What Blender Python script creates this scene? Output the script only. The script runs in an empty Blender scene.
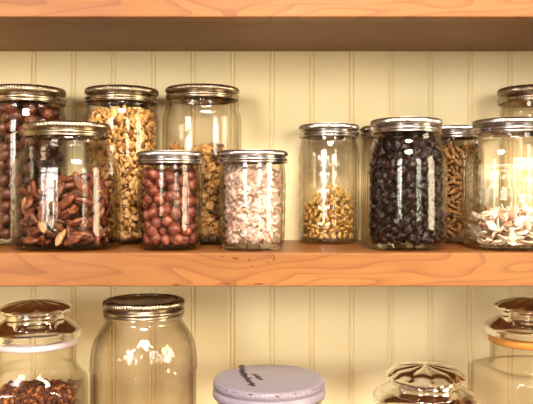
import bpy, math, random
import numpy as np
from mathutils import Vector, Matrix, Euler, noise

random.seed(7)
rng = np.random.default_rng(11)
sc = bpy.context.scene
COL = sc.collection
PI = math.pi
F = 700.0            # focal length in pixels of a 533 px wide picture
ZC = 1.45            # camera height above the floor
SF, WALL = 0.70, 0.879   # distance to the shelf fronts and to the panelled wall
S_TOP, S_BOT = ZC - 0.064, ZC - 0.0975     # middle shelf
U_BOT, U_TOP = ZC + 0.172, ZC + 0.206     # upper shelf
L_TOP, L_BOT = ZC - 0.334, ZC - 0.3675     # lower shelf

def px_x(c, d): return (c - 266.5) * d / F
def px_z(y, d): return ZC + (189.0 - y) * d / F
def px_r(r, d, c): return r * d / F * math.cos(math.atan((c - 266.5) / F))

# ------------------------------------------------------------------ materials
def new_mat(name):
    m = bpy.data.materials.new(name); m.use_nodes = True
    nt = m.node_tree; nt.nodes.clear()
    out = nt.nodes.new('ShaderNodeOutputMaterial')
    return m, nt, out

def nd(nt, kind, **kw):
    n = nt.nodes.new('ShaderNode' + kind)
    for k, v in kw.items():
        if k.startswith('_'): setattr(n, k[1:], v)
        else: n.inputs[k.replace('__', ' ')].default_value = v
    return n

def ramp(nt, fac, stops):
    r = nt.nodes.new('ShaderNodeValToRGB')
    el = r.color_ramp.elements
    while len(el) < len(stops): el.new(0.5)
    for e, (p, c) in zip(el, stops):
        e.position = p; e.color = (*c, 1) if len(c) == 3 else c
    nt.links.new(fac, r.inputs['Fac'])
    return r.outputs['Color']

def math_(nt, op, a, b=None, clamp=False):
    n = nt.nodes.new('ShaderNodeMath'); n.operation = op; n.use_clamp = clamp
    for i, v in enumerate((a, b)):
        if v is None: continue
        if isinstance(v, (int, float)): n.inputs[i].default_value = v
        else: nt.links.new(v, n.inputs[i])
    return n.outputs[0]

def mixc(nt, fac, a, b, mode='MIX'):
    n = nt.nodes.new('ShaderNodeMix'); n.data_type = 'RGBA'; n.blend_type = mode
    for idx, v in ((0, fac), (6, a), (7, b)):
        if isinstance(v, (int, float)): n.inputs[idx].default_value = v
        elif isinstance(v, tuple): n.inputs[idx].default_value = (*v, 1)
        else: nt.links.new(v, n.inputs[idx])
    return n.outputs[2]

def coords(nt, scale=(1, 1, 1), space='Object', rot=(0, 0, 0)):
    tc = nt.nodes.new('ShaderNodeTexCoord')
    mp = nt.nodes.new('ShaderNodeMapping')
    mp.inputs['Scale'].default_value = scale
    mp.inputs['Rotation'].default_value = rot
    nt.links.new(tc.outputs[space], mp.inputs['Vector'])
    return mp.outputs['Vector']

def noise_tex(nt, vec, scale, detail=3, rough=0.55, dist=0.0):
    n = nt.nodes.new('ShaderNodeTexNoise')
    n.inputs['Scale'].default_value = scale; n.inputs['Detail'].default_value = detail
    n.inputs['Roughness'].default_value = rough; n.inputs['Distortion'].default_value = dist
    nt.links.new(vec, n.inputs['Vector'])
    return n.outputs['Fac']

def principled(nt, out, color, rough=0.5, metal=0.0, spec=0.5, bump=None, bump_d=0.001, coat=0.0, sss=0.0):
    p = nt.nodes.new('ShaderNodeBsdfPrincipled')
    if isinstance(color, tuple): p.inputs['Base Color'].default_value = (*color, 1)
    else: nt.links.new(color, p.inputs['Base Color'])
    if isinstance(rough, (int, float)): p.inputs['Roughness'].default_value = rough
    else: nt.links.new(rough, p.inputs['Roughness'])
    p.inputs['Metallic'].default_value = metal
    p.inputs['Specular IOR Level'].default_value = spec
    p.inputs['Coat Weight'].default_value = coat
    if bump is not None:
        b = nt.nodes.new('ShaderNodeBump'); b.inputs['Strength'].default_value = 0.6
        b.inputs['Distance'].default_value = bump_d
        nt.links.new(bump, b.inputs['Height']); nt.links.new(b.outputs[0], p.inputs['Normal'])
    nt.links.new(p.outputs[0], out.inputs['Surface'])
    return p

def mottled(name, cols, scale=300, rough=0.5, spec=0.4, bump=0.0006, objvar=0.18, coat=0.0):
    """speckled natural surface; every piece is a little lighter or darker than the next"""
    m, nt, out = new_mat(name)
    v = coords(nt)
    f = noise_tex(nt, v, scale, 4)
    c = ramp(nt, f, [(0.3 + 0.4 * i / max(1, len(cols) - 1), k) for i, k in enumerate(cols)])
    oi = nt.nodes.new('ShaderNodeObjectInfo')
    hs = nt.nodes.new('ShaderNodeHueSaturation')
    val = math_(nt, 'MULTIPLY_ADD', oi.outputs['Random'], objvar * 2)
    nt.nodes[-1].inputs[2].default_value = 1 - objvar
    nt.links.new(val, hs.inputs['Value']); nt.links.new(c, hs.inputs['Color'])
    principled(nt, out, hs.outputs[0], rough, spec=spec, bump=noise_tex(nt, v, scale * 1.7, 2), bump_d=bump, coat=coat)
    return m

def wood_mat(name, rot=0.0, marks=(), darkened=1.0):
    m, nt, out = new_mat(name)
    v = coords(nt, (0.55, 1.0, 2.7))
    big = noise_tex(nt, v, 5.5, 2, 0.45, 0.35)
    rings = math_(nt, 'MULTIPLY', big, 17.0)
    rings = math_(nt, 'FRACT', rings)
    line = math_(nt, 'POWER', rings, 5.0)
    vf = coords(nt, (9, 9, 260))
    fine = noise_tex(nt, vf, 1.0, 4, 0.6)
    vs = coords(nt, (4, 4, 22))
    tone = noise_tex(nt, vs, 1.0, 3)
    c = ramp(nt, tone, [(0.25, (0.225, 0.086, 0.024)), (0.5, (0.305, 0.127, 0.038)), (0.78, (0.38, 0.172, 0.058))])
    c = mixc(nt, math_(nt, 'MULTIPLY', line, 0.5), c, (0.13, 0.036, 0.011))
    c = mixc(nt, math_(nt, 'MULTIPLY', math_(nt, 'SUBTRACT', fine, 0.45, True), 0.9), c, (0.22, 0.070, 0.020))
    # pitch pockets and dents: short dark streaks with ragged outlines
    tc = nt.nodes.new('ShaderNodeTexCoord')
    sep = nt.nodes.new('ShaderNodeSeparateXYZ'); nt.links.new(tc.outputs['Object'], sep.inputs[0])
    rag = noise_tex(nt, coords(nt), 170, 3, 0.7)
    for (mx, mz, wx, wz, sl) in marks:
        dx = math_(nt, 'DIVIDE', math_(nt, 'SUBTRACT', sep.outputs['X'], mx), wx)
        zz = math_(nt, 'MULTIPLY_ADD', sep.outputs['X'], -sl); nt.nodes[-1].inputs[2].default_value = sl * mx
        zt = math_(nt, 'ADD', math_(nt, 'SUBTRACT', sep.outputs['Z'], mz), zz)
        dz = math_(nt, 'DIVIDE', zt, wz)
        d = math_(nt, 'ADD', math_(nt, 'MULTIPLY', dx, dx), math_(nt, 'MULTIPLY', dz, dz))
        d = math_(nt, 'ADD', d, math_(nt, 'MULTIPLY', math_(nt, 'SUBTRACT', rag, 0.5), 5.0))
        k = math_(nt, 'SUBTRACT', 1.0, d, True)
        c = mixc(nt, math_(nt, 'MULTIPLY', k, 0.9), c, (0.05, 0.014, 0.008))
    if darkened < 1: c = mixc(nt, 1.0, c, (darkened, darkened * .85, darkened * .62), 'MULTIPLY')  # wood multiplied darker and browner, for the board behind the front edge
    principled(nt, out, c, 0.42, spec=0.35, bump=fine, bump_d=0.00025)
    return m

def glass_mat(name, tint=(0.985, 0.978, 0.965), edge=(0.45, 0.37, 0.26), base=0.021, p=3.2, rough=0.015):
    """clear jar wall: lets light straight through, reflects more the flatter one looks along it"""
    m, nt, out = new_mat(name)
    lw = nt.nodes.new('ShaderNodeLayerWeight'); lw.inputs['Blend'].default_value = 0.5
    f = lw.outputs['Facing']
    fr = math_(nt, 'MULTIPLY_ADD', math_(nt, 'POWER', f, 5.0), 0.75); nt.nodes[-1].inputs[2].default_value = base
    tcol = mixc(nt, math_(nt, 'POWER', f, p), tint, edge)
    tr = nt.nodes.new('ShaderNodeBsdfTransparent'); nt.links.new(tcol, tr.inputs['Color'])
    gl = nt.nodes.new('ShaderNodeBsdfGlossy'); gl.inputs['Roughness'].default_value = rough
    gl.inputs['Color'].default_value = (1, 1, 1, 1)
    mx = nt.nodes.new('ShaderNodeMixShader')
    nt.links.new(fr, mx.inputs[0]); nt.links.new(tr.outputs[0], mx.inputs[1]); nt.links.new(gl.outputs[0], mx.inputs[2])
    nt.links.new(mx.outputs[0], out.inputs['Surface'])
    return m

def thick_glass(name):
    m, nt, out = new_mat(name)
    g = nt.nodes.new('ShaderNodeBsdfGlass'); g.inputs['IOR'].default_value = 1.38
    g.inputs['Roughness'].default_value = 0.0; g.inputs['Color'].default_value = (0.98, 0.975, 0.96, 1)
    nt.links.new(g.outputs[0], out.inputs['Surface'])
    return m

def metal_mat(name, col, rough, col2=None):
    m, nt, out = new_mat(name)
    f = noise_tex(nt, coords(nt), 60, 4)
    c = ramp(nt, f, [(0.35, col), (0.7, col2 or tuple(x * 0.8 for x in col))])
    r = math_(nt, 'MULTIPLY_ADD', f, 0.25); nt.nodes[-1].inputs[2].default_value = rough - 0.1
    principled(nt, out, c, r, metal=1.0)
    return m

def paint_mat(name, col, rough=0.5):
    m, nt, out = new_mat(name)
    f = noise_tex(nt, coords(nt), 3, 4)
    c = ramp(nt, f, [(0.3, tuple(x * 0.93 for x in col)), (0.7, col)])
    principled(nt, out, c, rough, spec=0.3, bump=noise_tex(nt, coords(nt), 220, 2), bump_d=0.0001)
    return m

GLASS = glass_mat('clear_glass')
GLASS_OLD = glass_mat('old_jar_glass', tint=(0.975, 0.955, 0.93), edge=(0.34, 0.27, 0.19), base=0.045, p=2.6)
GLASS_Q = glass_mat('pressed_glass', base=0.055, p=2.4)
THICK = thick_glass('thick_glass')
STEEL = metal_mat('tinned_steel', (0.56, 0.54, 0.54), 0.20, (0.40, 0.38, 0.37))
PEWTER = metal_mat('aged_tin', (0.44, 0.37, 0.28), 0.25, (0.28, 0.22, 0.15))
DARKDISC = metal_mat('dark_lid_disc', (0.30, 0.22, 0.15), 0.22, (0.20, 0.14, 0.09))
WALLPAINT = paint_mat('cream_beadboard_paint', (0.90, 0.785, 0.485), 0.42)
ROOMPAINT = paint_mat('room_paint', (0.26, 0.19, 0.12), 0.7)
CEILPAINT = paint_mat('ceiling_paint', (0.42, 0.36, 0.28), 0.8)
FLOORM = paint_mat('floor_boards', (0.16, 0.08, 0.04), 0.5)
FRAMEM = paint_mat('window_frame_paint', (0.75, 0.70, 0.6), 0.4)

# ------------------------------------------------------------------ mesh tools
def link(name, verts, faces, mat=None, parent=None, smooth=True, loc=None):
    me = bpy.data.meshes.new(name)
    me.from_pydata([tuple(map(float, v)) for v in verts], [], [tuple(map(int, f)) for f in faces])
    if smooth: me.polygons.foreach_set('use_smooth', [True] * len(me.polygons))
    if mat: me.materials.append(mat)
    me.update()
    o = bpy.data.objects.new(name, me); COL.objects.link(o)
    if loc is not None: o.location = loc
    if parent: o.parent = parent
    return o

def empty(name, loc, label, cat, group=None, rz=0.0):
    o = bpy.data.objects.new(name, None); COL.objects.link(o)
    o.empty_display_size = 0.02
    o.location = loc; o.rotation_euler = (0, 0, rz)
    tag(o, label, cat, group)
    return o

def tag(o, label=None, cat=None, group=None, kind=None):
    if label: o['label'] = label
    if cat: o['category'] = cat
    if group: o['group'] = group
    if kind: o['kind'] = kind
    return o

def box_vf(x0, x1, y0, y1, z0, z1):
    v = [(x, y, z) for z in (z0, z1) for y in (y0, y1) for x in (x0, x1)]
    f = [(0, 2, 3, 1), (4, 5, 7, 6), (0, 1, 5, 4), (2, 6, 7, 3), (0, 4, 6, 2), (1, 3, 7, 5)]
    return v, f

def boxes(name, bs, mat, parent=None, bevel=0.0, loc=None):
    V, Fc = [], []
    for b in bs:
        v, f = box_vf(*b); n = len(V)
        V += v; Fc += [tuple(i + n for i in q) for q in f]
    o = link(name, V, Fc, mat, parent, smooth=False, loc=loc)
    if bevel:
        md = o.modifiers.new('bevel', 'BEVEL'); md.width = bevel; md.segments = 3
        md.harden_normals = False
    return o

def spin(profile, seg=96, n_of=None, mod=None, close=False):
    """rings of a profile [(r, z)]; n_of(i) gives the roundness of the ring (2 = circle, larger = squarer)"""
    th = np.arange(seg) * 2 * PI / seg
    V, Fc = [], []
    idx = []
    for i, (r, z) in enumerate(profile):
        if r < 1e-6:
            idx.append([len(V)]); V.append((0, 0, z)); continue
        n = n_of(i) if n_of else 2.0
        k = np.ones(seg)
        if n > 2.001:
            k = (np.abs(np.cos(th)) ** n + np.abs(np.sin(th)) ** n) ** (-1.0 / n)
        rr = r * k
        if mod is not None: rr = rr + mod(i, th, z)
        idx.append(list(range(len(V), len(V) + seg)))
        V += [(rr[j] * math.cos(th[j]), rr[j] * math.sin(th[j]), z) for j in range(seg)]
    m = len(profile)
    pairs = [(i, i + 1) for i in range(m - 1)] + ([(m - 1, 0)] if close else [])
    for a, b in pairs:
        A, B = idx[a], idx[b]
        if len(A) == 1 and len(B) == 1: continue
        if len(A) == 1: Fc += [(A[0], B[(j + 1) % seg], B[j]) for j in range(seg)]
        elif len(B) == 1: Fc += [(A[j], A[(j + 1) % seg], B[0]) for j in range(seg)]
        else: Fc += [(A[j], A[(j + 1) % seg], B[(j + 1) % seg], B[j]) for j in range(seg)]
    return V, Fc

def smooth_profile(pts, step=0.0022):
    """resample a polyline of (r, z) with rounded corners"""
    p = np.array(pts, float)
    for _ in range(2):
        q = [p[0]]
        for a, b in zip(p[:-1], p[1:]):
            q += [a * 0.75 + b * 0.25, a * 0.25 + b * 0.75]
        q.append(p[-1]); p = np.array(q)
    d = np.r_[0, np.cumsum(np.hypot(*np.diff(p, axis=0).T))]
    n = max(8, int(d[-1] / step))
    t = np.linspace(0, d[-1], n)
    return list(zip(np.interp(t, d, p[:, 0]), np.interp(t, d, p[:, 1])))

def glass_shell(name, outer, mat, parent, t=0.0024, base=0.004, n_fn=None, mod=None, seg=96):
    """a jar wall with an outer and an inner face, open at the mouth"""
    prof = [(0.0, 0.0015)] + outer
    rmax = max(r for r, z in outer)
    inner = []
    for r, z in reversed(outer):
        zi = max(z, base)
        ri = r - t
        if z < base: ri = min(ri, inner[-1][0] if inner else ri)
        inner.append((max(ri, 0.001), zi))
    # drop the repeats on the floor of the jar
    out = []
    for q in inner:
        if out and abs(q[1] - base) < 1e-6 and abs(out[-1][1] - base) < 1e-6:
            if q[0] > out[-1][0] - 0.004: continue
        out.append(q)
    inner = out + [(0.0, base + 0.0012)]
    no = len(prof)
    full = prof + inner
    def nn(i):
        z = full[i][1]
        return n_fn(z) if n_fn else 2.0
    def mm(i, th, z):
        if mod is None or i >= no: return 0.0
        return mod(th, z)
    V, Fc = spin(full, seg, nn, mm)
    Fc = [tuple(reversed(f)) if False else f for f in Fc]
    return link(name, V, Fc, mat, parent)

def screw_lid(parent, r, z0, h, band_mat, disc_mat, style=0):
    """threaded metal band with a knurled upper edge, and the flat disc it clamps"""
    zt = z0 + h
    rim = r * 0.86
    prof = [(rim, zt - 0.0012), (rim + 0.0006, zt - 0.0002), (rim + 0.0022, zt + 0.0002),
            (r - 0.0032, zt), (r - 0.0016, zt - 0.0006), (r - 0.0007, zt - 0.0018),
            (r - 0.0004, zt - h * 0.24), (r - 0.0004, zt - h * 0.36), (r - 0.0014, zt - h * 0.42),
            (r - 0.0032, zt - h * 0.47), (r - 0.0026, zt - h * 0.54), (r - 0.0003, zt - h * 0.63),
            (r - 0.0002, zt - h * 0.78), (r - 0.0020, zt - h * 0.86), (r - 0.0002, zt - h * 0.93), (r, z0 + 0.0006),
            (r - 0.0006, z0), (r - 0.0014, z0 + 0.0005),
            (r - 0.0022, z0 + 0.002), (r - 0.0028, zt - 0.004), (rim, zt - 0.0035)]
    seg = 360
    kn = 3
    def mod(i, th, z):
        a = {3: 0.25, 4: 0.7, 5: 1.0, 6: 1.0, 7: 0.35}.get(i, 0.0)
        return a * 0.00045 * np.sign(np.sin(th * seg / 4.0 + 0.4))
    V, Fc = spin(prof, seg, None, mod, close=True)
    b = link('screw_band', V, Fc, band_mat, parent)
    dp = [(0, zt - 0.0016), (rim * 0.80, zt - 0.0016), (rim * 0.84, zt - 0.0011), (rim * 0.90, zt - 0.0011), (rim * 0.94, zt - 0.0018),
          (rim + 0.0012, zt - 0.0018), (rim + 0.0012, zt - 0.0030), (0, zt - 0.0026)]
    V, Fc = spin(dp, 72)
    d = link('lid_disc', V, Fc, disc_mat, parent)
    return b, d

# ------------------------------------------------------------------ the place
def beadboard():
    # tongue-and-groove panelling: a bead between two grooves every 0.0498
    x0, x1 = -0.42, 0.42
    per = 39.7 * WALL / F
    first = px_x(33.5, WALL)
    k0 = math.ceil((x0 - first) / per); pts = [(x0, 0.0)]
    k = k0
    while first + k * per < x1 - 0.006:
        c = first + k * per
        for dx, dy in ((-.0040, 0), (-.0032, .0007), (-.0026, .0019), (-.0021, .0019), (-.0015, .0007), (-.0008, .0001), (0, 0),
                       (.0008, .0001), (.0015, .0007), (.0021, .0019), (.0026, .0019), (.0032, .0007), (.0040, 0)):
            pts.append((c + dx, dy))
        k += 1
    pts.append((x1, 0.0))
    z0, z1 = 0.0, 2.5
    V, Fc = [], []
    n = len(pts)
    for z in (z0, z1):
        V += [(x, WALL + dy, z) for x, dy in pts]
    V += [(x, WALL + 0.03, z) for z in (z0, z1) for x, _ in pts]
    for i in range(n - 1):
        Fc.append((i, i + 1, n + i + 1, n + i))
        Fc.append((2 * n + i, 3 * n + i, 3 * n + i + 1, 2 * n + i + 1))
    o = link('wall_back', V, Fc, WALLPAINT, smooth=False)
    tag(o, kind='structure')
beadboard()

def structure(name, bs, mat, bevel=0.0):
    o = boxes(name, bs, mat, bevel=bevel); o['kind'] = 'structure'; return o
AX = 0.415
structure('wall_alcove_left', [(-AX - 0.03, -AX, SF - 0.005, WALL, 0, 2.5)], WALLPAINT)
structure('wall_alcove_right', [(AX, AX + 0.03, SF - 0.005, WALL, 0, 2.5)], WALLPAINT)
RX, RY = 2.2, -1.7
structure('wall_shelf_side_left', [(-RX, -AX - 0.03, SF, SF + 0.05, 0, 2.5)], ROOMPAINT)
structure('wall_shelf_side_right', [(AX + 0.03, RX, SF, SF + 0.05, 0, 2.5)], ROOMPAINT)
structure('floor', [(-RX - 0.1, RX + 0.1, RY - 0.1, WALL + 0.1, -0.05, 0)], FLOORM)
structure('ceiling', [(-RX - 0.1, RX + 0.1, RY - 0.1, WALL + 0.1, 2.5, 2.55)], CEILPAINT)
structure('wall_left', [(-RX - 0.05, -RX, RY, SF + 0.05, 0, 2.5)], ROOMPAINT)
W1, W2, WZ = (-1.7, -0.80), (0.92, 1.78), (1.15, 2.42)
structure('wall_front', [(-RX, W1[0], RY - 0.08, RY, 0, 2.5), (W1[1], W2[0], RY - 0.08, RY, 0, 2.5), (W2[1], RX, RY - 0.08, RY, 0, 2.5),
                         (W1[0], W1[1], RY - 0.08, RY, 0, WZ[0]), (W1[0], W1[1], RY - 0.08, RY, WZ[1], 2.5),
                         (W2[0], W2[1], RY - 0.08, RY, 0, WZ[0]), (W2[0], W2[1], RY - 0.08, RY, WZ[1], 2.5)], ROOMPAINT)
W3 = (-0.8, 0.15)
structure('wall_right', [(RX, RX + 0.05, RY, W3[0], 0, 2.5), (RX, RX + 0.05, W3[1], SF + 0.05, 0, 2.5),
                         (RX, RX + 0.05, W3[0], W3[1], 0, WZ[0]), (RX, RX + 0.05, W3[0], W3[1], WZ[1], 2.5)], ROOMPAINT)
def window_y(name, a, b):
    y0, y1 = RY - 0.06, RY - 0.02
    m = (a + b) / 2; zm = 1.78
    structure(name, [(a, a + 0.05, y0, y1, *WZ), (b - 0.05, b, y0, y1, *WZ), (m - 0.03, m + 0.03, y0, y1, *WZ),
                     (a + .05, b - .05, y0, y1, WZ[0], WZ[0] + 0.05), (a + .05, b - .05, y0, y1, WZ[1] - 0.05, WZ[1]),
                     (a + .05, b - .05, y0 + .005, y1 - .005, zm - 0.015, zm + 0.015)], FRAMEM)
window_y('window_1', *W1); window_y('window_2', *W2)
structure('window_3', [(RX + .01, RX + .04, W3[0], W3[0] + .05, *WZ), (RX + .01, RX + .04, W3[1] - .05, W3[1], *WZ),
                       (RX + .01, RX + .04, (W3[0] + W3[1]) / 2 - .03, (W3[0] + W3[1]) / 2 + .03, *WZ)], FRAMEM)

def daylight(name, loc, rot, sx, sy, energy, col):
    l = bpy.data.lights.new(name, 'AREA'); l.shape = 'RECTANGLE'; l.size = sx; l.size_y = sy
    l.energy = energy; l.color = col
    o = bpy.data.objects.new(name, l); COL.objects.link(o); o.location = loc; o.rotation_euler = rot
zc = sum(WZ) / 2; hz = WZ[1] - WZ[0]
daylight('window_daylight', (sum(W1) / 2, RY - 0.37, zc), (PI / 2, 0, 0), W1[1] - W1[0], hz, 42, (1.0, 0.90, 0.80))
daylight('window_daylight', (sum(W2) / 2, RY - 0.37, zc), (PI / 2, 0, 0), W2[1] - W2[0], hz, 29, (1.0, 0.89, 0.72))
daylight('window_daylight', (RX + 0.1, sum(W3) / 2, zc), (PI / 2, 0, PI / 2), W3[1] - W3[0], hz, 36, (1.0, 0.76, 0.42))

def window_foliage(a, b, seed_, label, up=0.0):
    m, nt, out = new_mat('leaf_green')
    c = ramp(nt, noise_tex(nt, coords(nt), 12, 2), [(.3, (.10, .22, .02)), (.7, (.30, .42, .06))])
    df = nt.nodes.new('ShaderNodeBsdfDiffuse'); tl = nt.nodes.new('ShaderNodeBsdfTranslucent')
    nt.links.new(c, df.inputs['Color']); nt.links.new(c, tl.inputs['Color'])
    ms = nt.nodes.new('ShaderNodeMixShader'); ms.inputs[0].default_value = .6
    nt.links.new(df.outputs[0], ms.inputs[1]); nt.links.new(tl.outputs[0], ms.inputs[2]); nt.links.new(ms.outputs[0], out.inputs['Surface'])
    rr = random.Random(seed_); V, Fc = [], []
    for i in range(860):
        x = rr.uniform(a, b); y = RY - .15 - rr.random() * .12
        hmax = 1.36 + up + .12 * math.sin(x * 13 + seed_) + .07 * math.sin(x * 31)
        z = rr.uniform(1.02, hmax) if rr.random() < .93 else rr.uniform(hmax, hmax + .35)
        if i >= 620: z = rr.uniform(.04, 1.05) if i > 625 else .04
        L = rr.uniform(.03, .055)
        R3 = Euler((rr.uniform(-PI, PI), rr.uniform(-PI, PI), rr.uniform(-PI, PI))).to_matrix()
        n = len(V)
        for p in ((-L, 0, 0), (-.3 * L, .4 * L, .1 * L), (.4 * L, .33 * L, .1 * L), (L, 0, 0), (.4 * L, -.33 * L, .1 * L), (-.3 * L, -.4 * L, .1 * L)):
            V.append(tuple(R3 @ Vector(p) + Vector((x, y, z))))
        Fc += [(n, n + 1, n + 2, n + 3), (n, n + 3, n + 4, n + 5)]
    o = link('bush_foliage', V, Fc, m, smooth=False)
    tag(o, label, 'bush', kind='stuff')
window_foliage(W1[0] - .1, W1[1] + .1, 2, 'green bush leaves growing outside the window opposite the shelves')
window_foliage(W2[0] - .1, W2[1] + .1, 5, 'green bush leaves outside the second window opposite the shelves', .2)

def added_lamp():  # added unseen overhead lamp, so the upper shelf shades the top of the wall
    root = empty('added_lamp', (0.1, -0.55, 2.5), 'flat round lamp added overhead, out of view', 'lamp')
    V, Fc = spin([(0, -.001), (.30, -.001), (.33, -.004), (.335, -.03), (.325, -.045), (.315, -.045), (.315, -.012), (0, -.012)], 64)
    link('added_lamp_shade', V, Fc, FRAMEM, root)
    l = bpy.data.lights.new('added_lamp_light', 'AREA'); l.shape = 'DISK'; l.size = .6; l.energy = 40; l.color = (1, .87, .72)
    o = bpy.data.objects.new('added_lamp_light', l); COL.objects.link(o); o.location = (0.1, -0.55, 2.46)
added_lamp()

def shelf(name, zt, zb, label, marks=()):
    root = empty(name, (0, (SF + WALL) / 2, zb), label, 'shelf', 'cherry wood shelves')
    y0 = SF - (SF + WALL) / 2; y1 = WALL - 0.0005 - (SF + WALL) / 2
    h = zt - zb
    boxes('front_edge', [(-AX + .0005, AX - .0005, y0, y0 + 0.020, 0, h)], wood_mat('cherry_front_' + name, marks=marks), root, bevel=0.0012)
    boxes('board', [(-AX + .0005, AX - .0005, y0 + 0.0202, y1, 0.0008, h - 0.0002)], wood_mat('cherry_board_' + name, darkened=.75), root, bevel=0.0004)
    return root
def mk(px, py, wpx, hpx, sl=0.0):
    return (px_x(px, SF), px_z(py, SF) - S_BOT, wpx / 1000, hpx / 1000, sl)
shelf('wooden_shelf', S_TOP, S_BOT, 'orange cherry wood shelf across the middle, carrying the row of filled jars',
      [mk(222, 256.5, 3, .6), mk(234, 258, 6, .8, -.18), mk(249, 260, 2, .8), mk(252, 266, .8, .8), mk(55, 284.5, 4, .7), mk(176, 284.6, 4, .8),
       mk(222, 284.0, 10, .8, .05), mk(258, 284, 10, .8), mk(209, 267, .7, .7), mk(268, 262, .6, 4), mk(274, 258, .8, 3, 1.0)])
shelf('wooden_shelf', U_TOP, U_BOT, 'cherry wood shelf at the top, seen from below with its dark underside')
shelf('wooden_shelf', L_TOP, L_BOT, 'lowest cherry wood shelf, carrying the glass-lidded jars and the white-lidded jar')

# ------------------------------------------------------------------ jars
JARS = {}
def screw_jar(key, c, d, lid_r, lid_y0, lid_y1, body, shelf_z, label, name='mason_jar', band=STEEL, disc=STEEL, n=2.0, mod=None,
              seg=96, t=0.0024, group=None, glass=None, xoff=0.0):
    """body: [(radius px, y px)] from the base up to under the lid; sizes become metres at distance d"""
    x = px_x(c, d) + xoff
    root = empty(name, (x, d, shelf_z), label, 'jar', group)
    z = lambda y: px_z(y, d) - shelf_z
    R = lambda r: px_r(r, d, c)
    zt, zb = z(lid_y0), z(lid_y1)
    r0 = R(body[0][0])
    pts = [(r0 * 0.55, 0.0018), (r0 * 0.80, 0.0), (r0 - 0.002, 0.0), (r0 * 1.0, 0.0012)]
    pts += [(R(r), max(z(y), .0016 * (i + 1))) for i, (r, y) in enumerate(body[1:])]
    rn = R(lid_r) - 0.0036
    pts += [(rn, zb + 0.002), (rn, zt - 0.0045)]
    outer = smooth_profile(pts)
    n_fn = None
    zsh = z(body[-2][1])
    if n > 2:
        zn0 = z(body[-3][1]) if len(body) > 3 else zsh
        def n_fn(zz):
            if zz <= zn0: return n
            k = min(1, (zz - zn0) / max(1e-5, (zsh - zn0)))
            k = k * k * (3 - 2 * k)
            return n + (2.0 - n) * k
    glass_shell('glass_body', outer, glass or GLASS, root, t=t, n_fn=n_fn, mod=mod, seg=seg)
    screw_lid(root, R(lid_r), zb, zt - zb, band, disc)
    JARS[key] = dict(x=x, d=d, z=shelf_z, outer=outer, n=n_fn, zf=lambda y: px_z(y, d), t=t)
    return root

def quilt(z0, z1, amp, nu=14, pitch=0.0135):
    def mod(th, z):
        if z < z0 or z > z1: return 0.0
        w = min(1, (z - z0) / 0.004, (z1 - z) / 0.004)
        a = np.abs(np.sin(th * nu / 2 + PI * (z - z0) / pitch)) * np.abs(np.sin(th * nu / 2 - PI * (z - z0) / pitch))
        return amp * w * (np.sqrt(a) - 0.5)
    return mod
def leafy(z0, z1, amp):
    q = quilt(z0, z1, amp, 12, 0.019)
    def mod(th, z):
        fl = 0.0005 * np.abs(np.sin(th * 6 + PI / 2))
        if z < z0 or z > z1: return fl * 0
        return q(th, z) * (np.abs(np.cos(th * 6)) > 0.45) + fl * min(1, (z - z0) / .004, (z1 - z) / .004)
    return mod
def flutes(z0, z1, amp, k):
    def mod(th, z):
        if z < z0 or z > z1: return 0.0
        return amp * min(1, (z - z0) / 0.006, (z1 - z) / 0.006) * np.abs(np.sin(th * k))
    return mod
def lettering_relief(z0, z1, amp, seed):
    """worn raised decoration pressed into the front of the jar"""
    def mod(th, z):
        if z < z0 or z > z1: return 0.0
        w = min(1, (z - z0) / 0.004, (z1 - z) / 0.004)
        v = np.array([noise.noise(Vector((math.cos(t) * 6 + seed, math.sin(t) * 6, z * 95))) for t in th])
        return amp * w * np.clip(np.abs(v) * 4, 0, 1)
    return mod

screw_jar('A', 27, 0.831, 40, 89, 105, [(37, 246), (40.5, 242), (41.5, 237), (41.5, 130), (40.5, 119), (38, 112), (38, 107)], S_TOP,
          'tall jar with aged tin lid full of dark hazelnuts, behind the pecan jar', band=PEWTER, disc=PEWTER)
screw_jar('B', 67.2, 0.753, 44.4, 124, 138, [(48, 250), (52.4, 246), (53.6, 238), (53.6, 176), (52, 164), (45, 151), (42, 148), (43.2, 145.5), (43.2, 141)], S_TOP,
          'squat square jar half filled with pecan halves, lid of dull ribbed tin', band=PEWTER, disc=PEWTER, n=2.6, t=0.0032).scale.y = 0.90
JARS['B']['t'] += .0052
screw_jar('C', 122, 0.835, 37, 89.5, 104, [(34, 245), (37.2, 242), (37.9, 237), (37.9, 128), (37.2, 117), (34.8, 110), (36.8, 107.6), (36.8, 105.8)], S_TOP,
          'tall jar filled to the neck with golden granola clusters', band=PEWTER, disc=PEWTER)
screw_jar('D', 202.5, 0.832, 37, 88.5, 101, [(34, 245), (38, 241), (39.2, 236), (39.4, 124), (38.2, 115), (35.5, 109), (36.8, 105.5), (36.8, 103)], S_TOP,
          'tall clear jar part filled with walnut pieces, empty under its lid', band=PEWTER, disc=PEWTER, n=2.5, t=0.0036)
screw_jar('E', 170, 0.744, 33.8, 152.2, 164.5, [(28, 249), (30.3, 245), (31.3, 240), (32.2, 180), (32.2, 173), (31.2, 170), (31.2, 167)], S_TOP,
          'small jelly jar of reddish hazelnuts under a bright silver lid', band=STEEL, disc=STEEL, mod=flutes(.006, .07, .0005, 10))
screw_jar('F', 252.5, 0.744, 35.4, 151.5, 163.5, [(29, 249), (31, 245), (31.8, 240), (33, 182), (33.2, 176), (32.8, 170), (32, 167)], S_TOP,
          'small quilted jar packed with pale pink sugared pieces', glass=GLASS_Q, mod=quilt(.008, .072, .0016), seg=160)
screw_jar('G', 329, 0.838, 30.2, 125.5, 138, [(27, 246), (29, 242), (29.6, 237), (29.8, 156), (29.6, 150), (28, 144), (27.2, 141)], S_TOP,
          'slim jar with pressed leaf pattern, half full of curled yellow pieces', glass=GLASS_Q, mod=leafy(.012, .108, .0013), seg=192)
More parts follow.
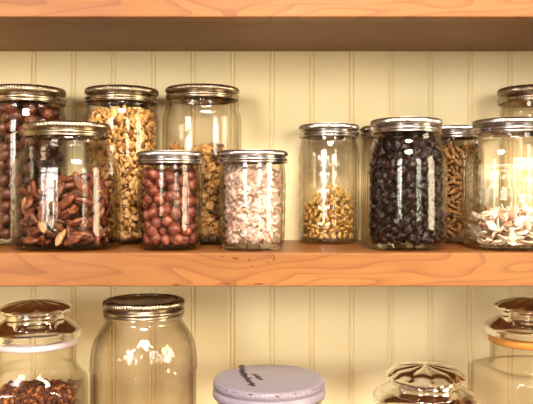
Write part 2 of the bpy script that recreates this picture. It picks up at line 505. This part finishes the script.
screw_jar('H', 406, 0.748, 36.2, 120.2, 134, [(31, 250), (36, 247.5), (40.2, 240), (41.6, 229), (41.6, 166), (40, 155), (35.5, 145), (34, 140), (34, 137)], S_TOP,
          'round-shouldered jar packed with dark dried cranberries')
screw_jar('I', 388.5, 0.842, 28.5, 127, 138, [(24, 245), (27, 241), (28, 236), (28, 160), (27, 150), (26, 142)], S_TOP,
          'empty jar almost hidden behind the dark cranberry jar', band=PEWTER, disc=PEWTER)
screw_jar('J', 456, 0.843, 28.4, 127, 139, [(24, 245), (27.4, 241), (28.2, 236), (28.4, 158), (27, 150), (26, 143)], S_TOP,
          'jar of small brown seeds between the cranberry jar and the jar of flakes', band=STEEL, disc=STEEL)
screw_jar('K', 513, 0.753, 42.2, 120.5, 134.5, [(42.5, 250), (46, 246), (47.5, 238), (47.5, 166), (46, 155), (41, 144), (39, 140), (39.4, 138)], S_TOP,
          'squarish jar with a low heap of cream flakes at the bottom', band=STEEL, disc=STEEL, n=4.4, t=0.0032)
screw_jar('L', 531.5, 0.841, 34.8, 88.5, 104, [(29, 245), (32, 241), (33, 236), (33, 124), (32.6, 116), (31.5, 110), (31.5, 107)], S_TOP,
          'tall empty jar whose tin lid shows above the jar of flakes', band=PEWTER, disc=PEWTER)
zN = (189 + 0.362 * F / .765)
screw_jar('N', 144, 0.765, 41, 299, 313.5, [(44, 493), (50, 488), (52.5, 478), (53, 374), (52.6, 358), (50.8, 344), (46.8, 333), (41.5, 325.5), (38.6, 321), (38, 318), (40, 316), (40, 315)], L_TOP,
          'large empty wide-mouth jar on the lowest shelf, dark disc in its tin lid', band=PEWTER, disc=DARKDISC,
          mod=lettering_relief(.135, .175, .0012, 3), seg=192, t=0.003, name='mason_jar', glass=GLASS_OLD)

# white-lidded jar
def white_lid_jar():
    d = 0.768; c = 269
    x = px_x(c, d)
    root = empty('mason_jar', (x, d, L_TOP), 'wide jar with a chipped white painted lid on the lowest shelf', 'jar')
    z = lambda y: px_z(y, d) - L_TOP
    R = lambda r: r * d / F
    outer = smooth_profile([(R(35), .0018), (R(48), 0), (R(52), 0), (R(56), .006), (R(58), .02), (R(58), z(428)), (R(52), z(412)), (R(52), z(384))])
    glass_shell('glass_body', outer, GLASS, root, t=.003)
    m, nt, out = new_mat('chipped_white_enamel')
    tc = nt.nodes.new('ShaderNodeTexCoord'); sep = nt.nodes.new('ShaderNodeSeparateXYZ'); nt.links.new(tc.outputs['Object'], sep.inputs[0])
    rad = math_(nt, 'SQRT', math_(nt, 'ADD', math_(nt, 'MULTIPLY', sep.outputs['X'], sep.outputs['X']), math_(nt, 'MULTIPLY', sep.outputs['Y'], sep.outputs['Y'])))
    near = math_(nt, 'SUBTRACT', 1.0, math_(nt, 'MULTIPLY', math_(nt, 'ABSOLUTE', math_(nt, 'SUBTRACT', rad, R(55.2))), 750), True)
    nz = math_(nt, 'MULTIPLY', near, math_(nt, 'SUBTRACT', 1.0, math_(nt, 'MULTIPLY', math_(nt, 'ABSOLUTE', math_(nt, 'SUBTRACT', sep.outputs['Z'], z(379.4))), 320), True))
    f = noise_tex(nt, coords(nt, (1, 1, 2.4)), 170, 3, 0.7)
    chip = math_(nt, 'GREATER_THAN', math_(nt, 'ADD', math_(nt, 'MULTIPLY', f, 1.0), math_(nt, 'MULTIPLY', nz, 0.24)), 0.715)
    col = mixc(nt, chip, (0.27, 0.24, 0.31), (0.10, 0.055, 0.025))
    principled(nt, out, col, 0.32, spec=0.5)
    zt = z(377.4)
    r = R(55.8)
    prof = [(0, zt), (r - .0055, zt), (r - .004, zt - .0002), (r - .0016, zt - .0010), (r - .0004, zt - .0030), (r - .0003, zt - .0070), (r - .0016, zt - .0086), (r - .0018, zt - .0100),
            (r + .0001, zt - .0118), (r + .0006, zt - .016), (r, zt - .0185), (r - .0012, zt - .0185), (r - .0022, zt - .014), (r - .003, zt - .003), (0, zt - .0022)]
    def mod(i, th, zz):
        return {5: .00022, 4: .00022}.get(i, 0) * np.sign(np.sin(th * 80))
    V, Fc = spin(prof, 320, None, mod)
    lid = link('lid', V, Fc, m, root)
    lid['label'] = 'white enamelled screw lid with rust-brown chips along its rim'
    # worn blue-black stamp: two short ragged lines of strokes
    ink, nt2, out2 = new_mat('stamp_ink')
    principled(nt2, out2, ramp(nt2, noise_tex(nt2, coords(nt2), 700, 3), [(0.4, (0.012, 0.011, 0.018)), (0.75, (0.07, 0.06, 0.08))]), 0.5)
    V, Fc = [], []
    rr = random.Random(5)
    def stroke(px, py, ang, L, w):
        n = len(V); ca, sa = math.cos(ang), math.sin(ang)
        top, bot = [], []
        for i in range(7):
            u = (i / 6 - 0.5) * L
            for s, lst in ((1, top), (-1, bot)):
                vv = s * w * rr.uniform(0.35, 1.0)
                lst.append((px + ca * u - sa * vv, py + sa * u + ca * vv))
        for a in (zt + .00008, zt + .00020):
            V.extend([(p[0], p[1], a) for p in top + bot])
        for i in range(6):
            Fc.append((n + 14 + 7 + i, n + 14 + 7 + i + 1, n + 14 + i + 1, n + 14 + i))
            Fc.append((n + i, n + i + 1, n + 14 + i + 1, n + 14 + i)); Fc.append((n + 7 + i + 1, n + 7 + i, n + 14 + 7 + i, n + 14 + 7 + i + 1))
    def at(pxx, pyy):
        D = -(zt + L_TOP - ZC) * F / (pyy - 189.0)
        return (px_x(pxx, D) - x, D - d)
    for (ax, ay, bx, by, k, w) in ((241.5, 365.5, 243, 374, 15, .0042), (243, 373, 253, 386, 22, .0046), (253.5, 374, 262, 380, 11, .0030)):
        for i in range(k):
            u = i / (k - 1)
            p = at(ax + (bx - ax) * u + rr.uniform(-1, 1) * 1.4, ay + (by - ay) * u)
            stroke(p[0], p[1], rr.uniform(-0.7, 0.7), rr.uniform(.004, .008), w * rr.uniform(.3, .55))
    link('ink_stamp', V, Fc, ink, lid, smooth=False)['label'] = 'worn dark ink stamp, no longer readable'
white_lid_jar()

# glass-lidded jars
def candy_jar(c, d, ys, label, seal_mat, body_half, solid=False, rz=0.0, rk=37, rf=47.5):
    """ys: picture heights of knob top, knob rim, knob foot, flange, seal bottom, neck foot, shoulder"""
    x = px_x(c, d)
    root = empty('candy_jar', (x, d, L_TOP), label, 'jar', 'jars with glass knob lids', rz)
    z = lambda y: px_z(y, d) - L_TOP
    R = lambda r: px_r(r, d, c)
    kt, kr, kf, fl, sb, nf, sh = map(z, ys)
    k, f = R(rk), R(rf)
    # solid lid: pressed flower on the knob, waist, spreading flange
    prof = [(0, kt + .001), (k * .12, kt + .0012), (k * .3, kt), (k * .55, kt - .0010), (k * .80, kt - .0028), (k * .95, kr + .0015), (k, kr), (k * .97, kr - .0025),
            (k * .88, kr - .005), (k * .82, (kr + kf) / 2 - .002), (k * .82, kf), (k * .90, kf - .0015), (f * .80, fl + .0095), (f * .92, fl + .0062), (f * .985, fl + .0030), (f, fl + .0005), (f * .985, fl - .0012), (f * .97, fl - .0022), (f * .995, fl - .0040), (f * .98, fl - .0062),
            (f * .92, fl - .0072), (f * .84, fl - .0074), (f * .84, fl - .014), (f * .76, fl - .014), (f * .75, fl + .001), (f * .66, fl + .0065), (k * .6, kf - .003),
            (k * .45, kf + .001), (0, kf + .002)]
    if not solid: prof = prof[:-3] + [(k * .72, kf - .001), (k * .72, kf + .002), (k * .76, kr - .008), (k * .84, kr - .005), (k * .84, kr - .003), (k * .6, kt - .0055), (0, kt - .004)]
    pr = smooth_profile(prof, .0016)
    def mod(i, th, zz):
        r = pr[i][0]
        if i < len(pr) // 2 and zz > kr - .003 and r > k * .1:
            return 0.0
        return 0.0
    V, Fc = spin(pr, 144)
    Vn = []
    half = None
    for (vx, vy, vz) in V:
        r = math.hypot(vx, vy)
        if vz > kr - .001 and r < k * 1.02:
            th = math.atan2(vy, vx)
            a = min(1, r / (k * .35)) * min(1, max(0, (k * 1.0 - r) / (k * .15)) + .25)
            vz += (.0016 if solid else .0007) * a * (abs(math.cos(th * 5)) - .5)
        if vz > kr - .006 and r > k * .9 and r < k * 1.02:
            th = math.atan2(vy, vx); s = 1 + .035 * (abs(math.cos(th * 6)) - .5)
            vx *= s; vy *= s
        Vn.append((vx, vy, vz))
    lid = link('glass_lid', Vn, Fc, THICK, root)
    lid['label'] = 'thick glass lid with a pressed flower on its flat knob'
    # seal ring round the lid's skirt
    V, Fc = spin([(f * .845, fl - .0080), (f * .90, fl - .0080), (f * .907, fl - .0095), (f * .90, sb + .001), (f * .88, sb), (f * .845, sb)], 96, close=True)
    link('seal_ring', V, Fc, seal_mat, root)
    nr = f * .90
    rb = body_half
    outer = smooth_profile([(rb * .6, .0018), (rb * .85, 0), (rb * .95, 0), (rb, .005), (rb, .02), (rb, sh - .012), (rb * .985, sh - .004), (rb * .90, sh + .001), (nr * .98, nf), (nr * .955, nf + .006),
                            (nr * .955, sb - .002), (nr * .94, fl - .0085)])
    zn0 = sh - .004; zn1 = nf + .002
    def n_fn(zz):
        if zz <= zn0: return 5.0
        q = min(1, (zz - zn0) / (zn1 - zn0)); return 5.0 - 3.0 * q
    glass_shell('glass_body', outer, GLASS, root, t=.003, n_fn=n_fn)
    return root, dict(x=x, d=d, z=L_TOP, outer=outer, n=n_fn, rz=rz, t=.003)

def plain(name, col, rough=.5):
    m, nt, out = new_mat(name); f = noise_tex(nt, coords(nt), 120, 2)
    principled(nt, out, ramp(nt, f, [(.3, tuple(v * .9 for v in col)), (.7, col)]), rough); return m
GLASS_LID = glass_mat('blown_lid_glass', tint=(0.93, 0.88, 0.84), edge=(0.20, 0.15, 0.12), base=0.06, p=1.8)
SEALW = plain('milky_plastic', (0.70, 0.62, 0.68), .35)
SEALO = plain('amber_rubber', (0.62, 0.27, 0.05), .45)
M_root, JM = candy_jar(36, 0.79, (301, 308, 318, 331, 344, 368, 378), 'glass-lidded jar with a milky seal ring on the lowest shelf, dark red grains inside', SEALW, .0525, rz=0.06)
Q_root, JQ = candy_jar(530, 0.79, (299, 306, 315, 328, 342, 367, 366), 'empty square glass-lidded jar with an amber seal ring', SEALO, .057, rz=0.22)
P_root, JP = candy_jar(425, 0.78, (366, 375, 385, 397, 410, 430, 440), 'shorter glass-lidded jar, only its flower knob and lid showing above the frame edge', SEALW, .054, solid=True, rk=40.5, rf=53)
P_root['label'] = 'low glass-lidded jar on the lowest shelf, its flower-shaped knob beside the white lid'

# ------------------------------------------------------------------ pieces of food
def ico(sub):
    import bmesh
    bm = bmesh.new(); bmesh.ops.create_icosphere(bm, subdivisions=sub, radius=1.0)
    v = np.array([p.co[:] for p in bm.verts]); f = [tuple(q.index for q in fc.verts) for fc in bm.faces]
    bm.free(); return v, f
ICO2, ICO3 = ico(2), ico(3)
def lump(base, scale, nz, fr, seed):
    v, f = base; out = []
    for p in v:
        k = 1 + nz * noise.noise(Vector(p) * fr + Vector((seed, seed * 2, 0)))
        out.append((p[0] * k * scale[0], p[1] * k * scale[1], p[2] * k * scale[2]))
    return out, f
def hazelnut(s, r):
    v, f = ICO2; out = []
    for p in v:
        z = p[2]; k = 1.0 + .05 * noise.noise(Vector(p) * 2 + Vector((s, 0, 0)))
        rr = 1 - .12 * max(0, z) ** 2
        out.append((p[0] * r * k * rr, p[1] * r * k * rr, z * r * (1.05 + .18 * max(0, z) ** 6) * k))
    return out, f
def pecan(s, L):
    """half kernel: long oval, deep groove down the middle and wrinkled lobes"""
    v, f = ICO3; out = []
    for p in v:
        x, y, z = p
        w = .38 * L * (1 - .12 * x * x) ; h = .30 * L
        g = math.exp(-(y / .16) ** 2)
        wr = .11 * math.sin(y * 13 + 1.6 * math.sin(x * 6 + s)) + .10 * noise.noise(Vector((x * 2.2, y * 5, z * 3 + s)))
        zz = z * (1 - .55 * g if z > 0 else 1 - .25 * g) + wr
        bend = -.22 * x * x
        out.append((x * L, y * w * (1 + .6 * wr), (zz) * h + bend * h))
    return out, f
def chunk(s, r): return lump(ICO3, (r * 1.15, r * 1.0, r * .72), 1.05, 2.1, s)
def curl(s, L, w):
    """short bent finger"""
    V, Fc = [], []; n, m = 9, 8
    for i in range(n):
        u = i / (n - 1); a = (u - .5) * 1.9
        c = (math.sin(a) * L * .62, 0, math.cos(a) * L * .62 - L * .5)
        rr = w * math.sin(PI * (.12 + .76 * u)) ** .7
        for j in range(m):
            t = 2 * PI * j / m
            k = 1 + .25 * noise.noise(Vector((u * 4, math.cos(t) + s, math.sin(t))))
            V.append((c[0] + math.sin(a) * rr * math.cos(t) * k, rr * math.sin(t) * .8 * k, c[2] + math.cos(a) * rr * math.cos(t) * k))
    for i in range(n - 1):
        for j in range(m):
            Fc.append((i * m + j, i * m + (j + 1) % m, (i + 1) * m + (j + 1) % m, (i + 1) * m + j))
    Fc.append(tuple(reversed(range(m)))); Fc.append(tuple(range((n - 1) * m, n * m)))
    return V, Fc
def raisin(s, r): return lump(ICO3, (r * 1.15, r * .85, r * .68), .75, 2.6, s)
def seed(s, L): 
    v, f = ICO2
    return [(p[0] * L * (1 if p[0] > 0 else .9), p[1] * L * .42 * (1 - .25 * p[0]), p[2] * L * .3) for p in v], f
def walnut(s, r): return lump(ICO3, (r * 1.15, r * .95, r * .8), 1.0, 2.0, s)
def flake(s, L):
    """broken curved slice with ragged outline"""
    V, Fc = [], []; m = 14; rr = random.Random(s)
    ph = rr.uniform(0, 6); rad = [L * (.85 + .16 * math.sin(2 * PI * j / m * 2 + ph) + .10 * math.sin(2 * PI * j / m * 5 + 2 * ph)) for j in range(m)]
    cv = rr.uniform(.1, .5) / L
    th = L * .10
    for s_, zo in ((1, th), (-1, -th)):
        V.append((0, 0, zo))
        for q in (.55, .95):
            for j in range(m):
                t = 2 * PI * j / m; x = rad[j] * q * math.cos(t); y = rad[j] * q * math.sin(t) * .75
                V.append((x, y, zo * (1 if q < .8 else .5) + cv * (x * x - .5 * y * y)))
    h = 1 + 2 * m
    for o, fl in ((0, 0), (h, 1)):
        for j in range(m):
            a, b = o + 1 + j, o + 1 + (j + 1) % m
            t = (o, a, b); q = (a, a + m, b + m, b)
            Fc.append(t if not fl else t[::-1]); Fc.append(q if not fl else q[::-1])
    for j in range(m):
        a, b = 1 + m + j, 1 + m + (j + 1) % m
        Fc.append((a, h + a, h + b, b))
    return V, Fc

def supn(x, y, n): return (np.abs(x) ** n + np.abs(y) ** n) ** (1.0 / n)

def pack(J, rad, top, region='all', inner=None, front=118, nmax=400, cand=50, rad_var=.08, taken=None, jit=1.0, extra=.0005, fail=14):
    """drop balls one by one to the lowest free place inside the jar; top(x) is the fill height (world z)"""
    zs = np.array([p[1] for p in J['outer']]); rs = np.array([p[0] for p in J['outer']])
    o = np.argsort(zs, kind='stable'); zs, rs = zs[o], rs[o]
    rmax = rs.max() - J['t'] - extra
    P = np.array(taken) if taken is not None and len(taken) else np.zeros((0, 4))
    base_n = len(P); res = []; floor = .0050
    bad = 0
    while len(res) < nmax and bad < fail:
        r = rad * rng.uniform(1 - rad_var, 1 + rad_var)
        K = cand
        x = rng.uniform(-rmax, rmax, K * 4); y = rng.uniform(-rmax, rmax, K * 4)
        nb = J['n'](0.03) if J['n'] else 2.0
        sn = supn(x, y, nb)
        ok = sn + r <= rmax
        ang = np.degrees(np.abs(np.arctan2(x, -y)))
        if region == 'shell': ok &= (sn > rmax - inner) & (ang < front)
        if region == 'core': ok &= ((sn <= rmax - inner) | (ang >= front))
        x, y, sn = x[ok][:K], y[ok][:K], sn[ok][:K]
        if len(x) == 0: bad += 1; continue
        z = np.full(len(x), floor + r)
        if len(P):
            d2 = (x[:, None] - P[None, :, 0]) ** 2 + (y[:, None] - P[None, :, 1]) ** 2
            s = (r + P[None, :, 3]) ** 2 - d2
            zz = np.where(s > 0, P[None, :, 2] + np.sqrt(np.maximum(s, 0)), -1)
            z = np.maximum(z, zz.max(axis=1))
        rin = np.interp(z, zs, rs) - J['t'] - extra
        # rounded base: the lowest balls must clear the curve of the glass
        rin2 = np.interp(z - r * .7, zs, rs) - J['t'] - extra
        okz = (sn + r <= rin + 1e-5) & (sn + r * .8 <= rin2 + 1e-5)
        tp = np.array([top(a + J['x'], b) for a, b in zip(x, y)]) - J['z']
        okz &= (z + r * .6 <= tp)
        if not okz.any(): bad += 1; continue
        z = np.where(okz, z, 9)
        k = int(np.argmin(z))
        P = np.vstack([P, [x[k], y[k], z[k], r]]); res.append((x[k], y[k], z[k], r)); bad = 0
    return res

def inner_limit(J, z):
    if 'zs' not in J:
        zs = np.array([p[1] for p in J['outer']]); rs = np.array([p[0] for p in J['outer']])
        o = np.argsort(zs, kind='stable'); J['zs'], J['rs'] = zs[o], rs[o]
    return np.interp(z, J['zs'], J['rs']) - J['t'] - .0009
def settle(J, w):
    """slide a piece (N x 3 points in the jar's frame) off the glass and off the floor of the jar"""
    nb = J['n'](0.03) if J['n'] else 2.0
    w = w.copy()
    for _ in range(3):
        lo = w[:, 2].min()
        if lo < .0056: w[:, 2] += .0056 - lo
        sn = supn(w[:, 0], w[:, 1], nb)
        ex = sn - inner_limit(J, w[:, 2]); k = int(np.argmax(ex))
        if ex[k] > 0:
            c = w[:, :2].mean(axis=0); h = math.hypot(*c) + 1e-9
            w[:, :2] -= (c / h * (ex[k] * 1.15))[None, :]
    return w

def rot_rand(tilt=1.0):
    return Euler((rng.uniform(-PI, PI) * tilt, rng.uniform(-PI, PI) * tilt, rng.uniform(-PI, PI))).to_matrix()
def rot_wall(x, y, flat=.9):
    """a long piece lying against the glass: its face towards the wall, its length at any slope"""
    th = math.atan2(y, x)
    base = Matrix.Rotation(th, 3, 'Z') @ Matrix.Rotation(PI / 2, 3, 'Y')     # local z points outward
    return base @ Matrix.Rotation(rng.uniform(-PI, PI), 3, 'Z') @ Euler((rng.uniform(-1, 1) * flat, rng.uniform(-1, 1) * flat, 0)).to_matrix()

def individuals(J, items, meshes, mats, name, label, cat, group, mode='rand', labels=None):
    protos, protos_v = [], []
    for q, (V, Fc) in enumerate(meshes):
        for mt in mats:
            me = bpy.data.meshes.new(name)
            me.from_pydata([tuple(map(float, v)) for v in V], [], Fc)
            me.polygons.foreach_set('use_smooth', [True] * len(me.polygons)); me.materials.append(mt)
            protos.append(me); protos_v.append(V)
    first = None
    zmax = max([i[2] for i in items]) if items else 0
    for i, (x, y, z, r) in enumerate(items):
        k = int(rng.integers(len(protos)))
        if first is None:
            o = bpy.data.objects.new(name, protos[k]); first = o
            tag(o, label, cat, group)
        else:
            o = first.copy(); o.data = protos[k]
        R3 = rot_rand() if mode == 'rand' else rot_wall(x, y)
        if mode == 'wall' and math.hypot(x, y) < .6 * max(p[0] for p in J['outer']): R3 = rot_rand(.25)
        if mode == 'flat': R3 = rot_rand(.16) if rng.random() < .7 else rot_rand(1)
        s = rng.uniform(.9, 1.1)
        w0 = (np.array(protos_v[k]) @ (np.array(R3) * s).T) + (x, y, z)
        w1 = settle(J, w0)
        x, y, z = np.array((x, y, z)) + (w1[0] - w0[0])
        o.matrix_world = Matrix.Translation((J['x'] + x, J['d'] + y, J['z'] + z)) @ (R3 * s).to_4x4()
        COL.objects.link(o)
    return first

def mass(J, items, meshes, mats, name, label, cat, group=None, mode='rand', sv=.1):
    """many pieces too many to count, in one object"""
    V, Fc, M = [], [], []
    arr = [(np.array(v, float), f) for v, f in meshes]
    for (x, y, z, r) in items:
        v, f = arr[int(rng.integers(len(arr)))]
        R3 = rot_wall(x, y) if mode == 'wall' else rot_rand(.2 if mode == 'flat' and rng.random() < .7 else 1)
        s = rng.uniform(1 - sv, 1 + sv)
        w = (v @ (np.array(R3) * s).T) + (x, y, z)
        if 'outer' in J: w = settle(J, w)
        n = len(V); V += [tuple(p) for p in w]
        mi = int(rng.integers(len(mats)))
        Fc += [tuple(i + n for i in q) for q in f]; M += [mi] * len(f)
    me = bpy.data.meshes.new(name)
    me.from_pydata(V, [], Fc); me.polygons.foreach_set('use_smooth', [True] * len(Fc))
    for mt in mats: me.materials.append(mt)
    me.polygons.foreach_set('material_index', M)
    o = bpy.data.objects.new(name, me); COL.objects.link(o)
    o.location = (J['x'], J['d'], J['z']); o.rotation_euler.z = J.get('rz', 0)
    tag(o, label, cat, group, 'stuff')
    return o

HAZ = mottled('hazelnut_skin', [(0.035, 0.007, 0.003), (0.085, 0.019, 0.009), (0.16, 0.05, 0.026)], 160, .38, .5, .0004, .3)
HAZR = mottled('red_hazelnut_skin', [(0.085, 0.013, 0.007), (0.18, 0.038, 0.021), (0.34, 0.125, 0.075)], 170, .40, .5, .0004, .22)
PEC = mottled('pecan_kernel', [(0.04, 0.009, 0.004), (0.14, 0.034, 0.013), (0.27, 0.09, 0.036)], 260, .42, .5, .0012, .28)
PECL = mottled('pecan_broken', [(0.26, 0.10, 0.04), (0.42, 0.22, 0.10), (0.55, 0.34, 0.18)], 190, .5, .4, .0005, .2)
OAT = [mottled('oat_gold', [(0.32, 0.14, 0.030), (0.54, 0.29, 0.08), (0.70, 0.45, 0.17)], 260, .5, .4),
       mottled('oat_pale', [(0.50, 0.28, 0.10), (0.72, 0.50, 0.22)], 260, .5, .4),
       mottled('oat_toasted', [(0.12, 0.04, 0.009), (0.28, 0.11, 0.025)], 260, .5, .4)]
WALN = [mottled('walnut_gold', [(0.14, 0.055, 0.015), (0.34, 0.17, 0.045), (0.52, 0.32, 0.11)], 240, .5, .4),
        mottled('walnut_dark', [(0.06, 0.02, 0.007), (0.17, 0.07, 0.02)], 240, .5, .4)]
PALE = [mottled('sugared_pink', [(0.28, 0.14, 0.085), (0.56, 0.38, 0.30), (0.74, 0.60, 0.53)], 240, .55, .35, .0008, .12),
        mottled('sugared_white', [(0.54, 0.38, 0.31), (0.80, 0.68, 0.62)], 240, .55, .35, .0008, .08)]
YEL = [mottled('yellow_piece', [(0.42, 0.22, 0.045), (0.62, 0.38, 0.10), (0.76, 0.55, 0.22)], 260, .5, .4, .0006, .2)]
CRAN = [mottled('cranberry_skin', [(0.002, 0.0004, 0.0008), (0.008, 0.0010, 0.0024), (0.028, 0.003, 0.007)], 300, .34, .4, .0008, .4)]
SEED = [mottled('seed_brown', [(0.14, 0.055, 0.014), (0.28, 0.135, 0.04), (0.42, 0.25, 0.10)], 260, .45, .4, .0004, .25)]
FLK = [mottled('flake_cream', [(0.72, 0.50, 0.33), (0.90, 0.76, 0.58), (0.94, 0.86, 0.74)], 200, .6, .3, .0005, .1),
       mottled('flake_white', [(0.86, 0.74, 0.60), (0.95, 0.89, 0.80)], 200, .6, .3, .0005, .06),
       mottled('flake_tan', [(0.40, 0.17, 0.10), (0.62, 0.36, 0.22)], 200, .6, .3, .0005, .15)]
GRAIN = [mottled('red_grain', [(0.07, 0.013, 0.005), (0.17, 0.035, 0.013)], 300, .5, .4), mottled('dark_grain', [(0.04, 0.009, 0.004), (0.10, 0.022, 0.009)], 300, .5, .4),
         mottled('orange_grain', [(0.3, 0.08, 0.02), (0.5, 0.2, 0.05)], 300, .5, .4)]


def fill(key, rad, top, inner, n_ind, meshes, mats, name, plural, label, cat, group, mass_label, core_rad, core_meshes, mode='rand', front=112, nmax=1400, extra=.0005, cand=50):
    """the pieces that show (nearest the front) one by one, the rest of the jar's filling as one mass"""
    J = JARS[key]
    region = 'shell' if inner else 'all'
    it = pack(J, rad, top, region, inner, front, nmax, extra=extra, cand=cand, fail=25)
    it2 = sorted(it, key=lambda p: p[1] - .35 * math.hypot(p[0], p[1]) - (.3 * p[2] if not inner else 0))
    individuals(J, it2[:n_ind], meshes, mats, name, label, cat, group, mode)
    rest = it2[n_ind:]
    co = pack(J, core_rad, top, 'core', inner, front, 400, taken=it, fail=25) if inner else []
    print(key, 'pieces', len(it), 'core', len(co))
    if rest: mass(J, rest, meshes, mats, plural, mass_label, cat, mode=mode)
    if co:
        o = mass(J, co, core_meshes, mats, plural, mass_label + ', at its centre', cat, mode='rand')
zf = lambda k, y: JARS[k]['zf'](y)
fill('A', .0068, lambda x, y: zf('A', 106), .016, 185, [hazelnut(s, .0073) for s in range(4)], [HAZ], 'hazelnut', 'hazelnuts',
     'dark brown hazelnut inside the tall jar behind the pecan jar', 'nut', 'dark hazelnuts in the tall jar', 'dark hazelnuts further back in the tall jar behind the pecans', .0085, [hazelnut(s, .0088) for s in range(3)], front=105)
def topB(x, y): return zf('B', 188 - 15 * math.exp(-((x - JARS['B']['x'] - .010) / .026) ** 2) - 3 * math.sin(x * 160))
fill('B', .0058, topB, None, 290, [pecan(s, .0114) for s in (1, 4, 9, 12, 17)], [PEC] * 8 + [PECL], 'pecan_half', 'pecan_halves',
     'reddish pecan half piled inside the squat square jar', 'nut', 'pecan halves in the square jar', 'pecan halves towards the back of the square jar', .006, None, 'wall')
fl = [lump(ICO2, (.0036, .0033, .0019), .5, 1.6, s) for s in range(4)] + [lump(ICO2, (.0046, .0034, .0011), .3, 1.5, 20 + s) for s in range(4)]
it = pack(JARS['C'], .0027, lambda x, y: zf('C', 110), 'shell', .0125, 116, 8000, cand=30)
print('granola', len(it))
mass(JARS['C'], it, fl, [OAT[0], OAT[0], OAT[1], OAT[1], OAT[2]], 'granola', 'golden granola flakes and clusters filling the tall jar', 'granola', sv=.35)
def topD(x, y): return zf('D', 150 + 5 * math.sin(x * 120))
fill('D', .0052, topD, .012, 290, [walnut(s, .0063) for s in range(6)], WALN[:1] + WALN, 'walnut_piece', 'walnut_pieces',
     'golden brown walnut piece inside the part-filled tall jar', 'nut', 'walnut pieces in the tall jar', 'walnut pieces further back in the part-filled tall jar', .0078, [walnut(s, .0088) for s in range(3)])
fill('E', .0057, lambda x, y: zf('E', 169), None, 112, [hazelnut(s, .0062) for s in range(5)], [HAZR], 'hazelnut', 'hazelnuts',
     'reddish hazelnut inside the small silver-lidded jar', 'nut', 'reddish hazelnuts in the small jar', 'reddish hazelnuts at the back of the small silver-lidded jar', .006, None)
fill('F', .0042, lambda x, y: zf('F', 170), .011, 290, [chunk(s, .0062) for s in range(6)], PALE, 'sugared_piece', 'sugared_pieces',
     'pale pink sugared piece inside the quilted jar', 'sweet', 'pale sugared pieces in the quilted jar', 'pale sugared pieces deeper in the quilted jar', .0066, [chunk(s, .0078) for s in range(3)], front=118)
def topG(x, y): return zf('G', 202 - 18 * math.exp(-((x - JARS['G']['x'] - .004) / .020) ** 2))
fill('G', .0036, topG, .010, 290, [curl(s, .0066, .0023) for s in range(5)], YEL, 'dried_fruit_curl', 'dried_fruit_curls',
     'curled yellow piece inside the slim jar', 'snack', 'curled yellow pieces in the slim jar', 'curled yellow pieces deeper in the slim jar', .0052, [curl(s, .0090, .0038) for s in range(3)], front=120)
fill('H', .0044, lambda x, y: zf('H', 137), .0105, 295, [raisin(s, .0057) for s in range(6)], CRAN, 'dried_cranberry', 'dried_cranberries',
     'dark purple dried cranberry inside the round-shouldered jar', 'fruit', 'dried cranberries in the round-shouldered jar', 'dark cranberries deeper in the round-shouldered jar', .0074, [raisin(s, .0100) for s in range(3)])
fill('J', .0033, lambda x, y: zf('J', 144), .0085, 295, [seed(s, .0062) for s in range(2)], SEED, 'brown_seed', 'brown_seeds',
     'long brown seed inside the jar between cranberries and flakes', 'seed', 'brown seeds in the jar behind', 'brown seeds deeper in the jar between cranberries and flakes', .0062, [seed(s, .0100) for s in range(2)], 'wall')
def topK(x, y): return zf('K', 217 - 11 * math.exp(-((x - JARS['K']['x'] + .002) / .030) ** 2))
fill('K', .0043, topK, None, 295, [flake(s, .0078) for s in range(8)], [FLK[0], FLK[0], FLK[1], FLK[1], FLK[1], FLK[2]], 'dried_flake', 'dried_flakes',
     'cream coloured broken flake in the low heap inside the squarish jar', 'snack', 'cream flakes in the squarish jar', 'cream flakes at the back of the squarish jar', .005, None, 'flat', extra=.001)
# M and P: grains
gm = [lump(ICO2, (.0030, .0026, .0020), .5, 1.6, s) for s in range(4)]
it = pack(JM, .0070, lambda x, y: px_z(401, .79), 'all', nmax=420, cand=30)
mass(JM, it, [lump(ICO3, (.0088, .0084, .0080), .9, 2.5, s) for s in range(3)], GRAIN[:2], 'red_grains', 'red grains filling the lower part of the milky-sealed jar', 'grains')
hi = [(x, y, JM['z'] * 0 + (px_z(392, .79) - L_TOP) + rng.uniform(-.004, .001), .003) for x, y in rng.uniform(-.044, .044, (900, 2))]
mass(JM, hi, gm, GRAIN, 'red_grains', 'top layer of dark red grains in the milky-sealed jar', 'grains', sv=.3)
hi = [(x, y, (px_z(450, .78) - L_TOP) + rng.uniform(-.006, .001), .003) for x, y in rng.uniform(-.044, .044, (900, 2))]
mass(JP, hi, [lump(ICO2, (.0042, .0036, .003), .6, 1.6, s) for s in range(4)], GRAIN[:2], 'brown_grains', 'dark brown grains inside the low glass-lidded jar', 'grains', sv=.3)

# ------------------------------------------------------------------ camera, world, view
cam = bpy.data.cameras.new('camera'); cam.sensor_width = 36; cam.lens = F / 533 * 36
cam.shift_y = -(202 - 189) / 533; cam.clip_start = 0.05
co_ = bpy.data.objects.new('camera', cam); COL.objects.link(co_)
co_.location = (0, 0, ZC); co_.rotation_euler = (PI / 2, 0, 0)
sc.camera = co_
w = bpy.data.worlds.new('sky'); sc.world = w; w.use_nodes = True
bg = w.node_tree.nodes.get('Background') or w.node_tree.nodes.new('ShaderNodeBackground')
bg.inputs['Color'].default_value = (0.9, 0.95, 1.0, 1); bg.inputs['Strength'].default_value = 2.0
sc.view_settings.view_transform = 'Standard'; sc.view_settings.look = 'None'
sc.view_settings.gamma = 1.0; sc.view_settings.use_curve_mapping = False
sc.view_settings.exposure = 0.98
sc.cycles.transparent_max_bounces = 40
sc.cycles.max_bounces = 16
sc.cycles.glossy_bounces = 6
sc.cycles.transmission_bounces = 14
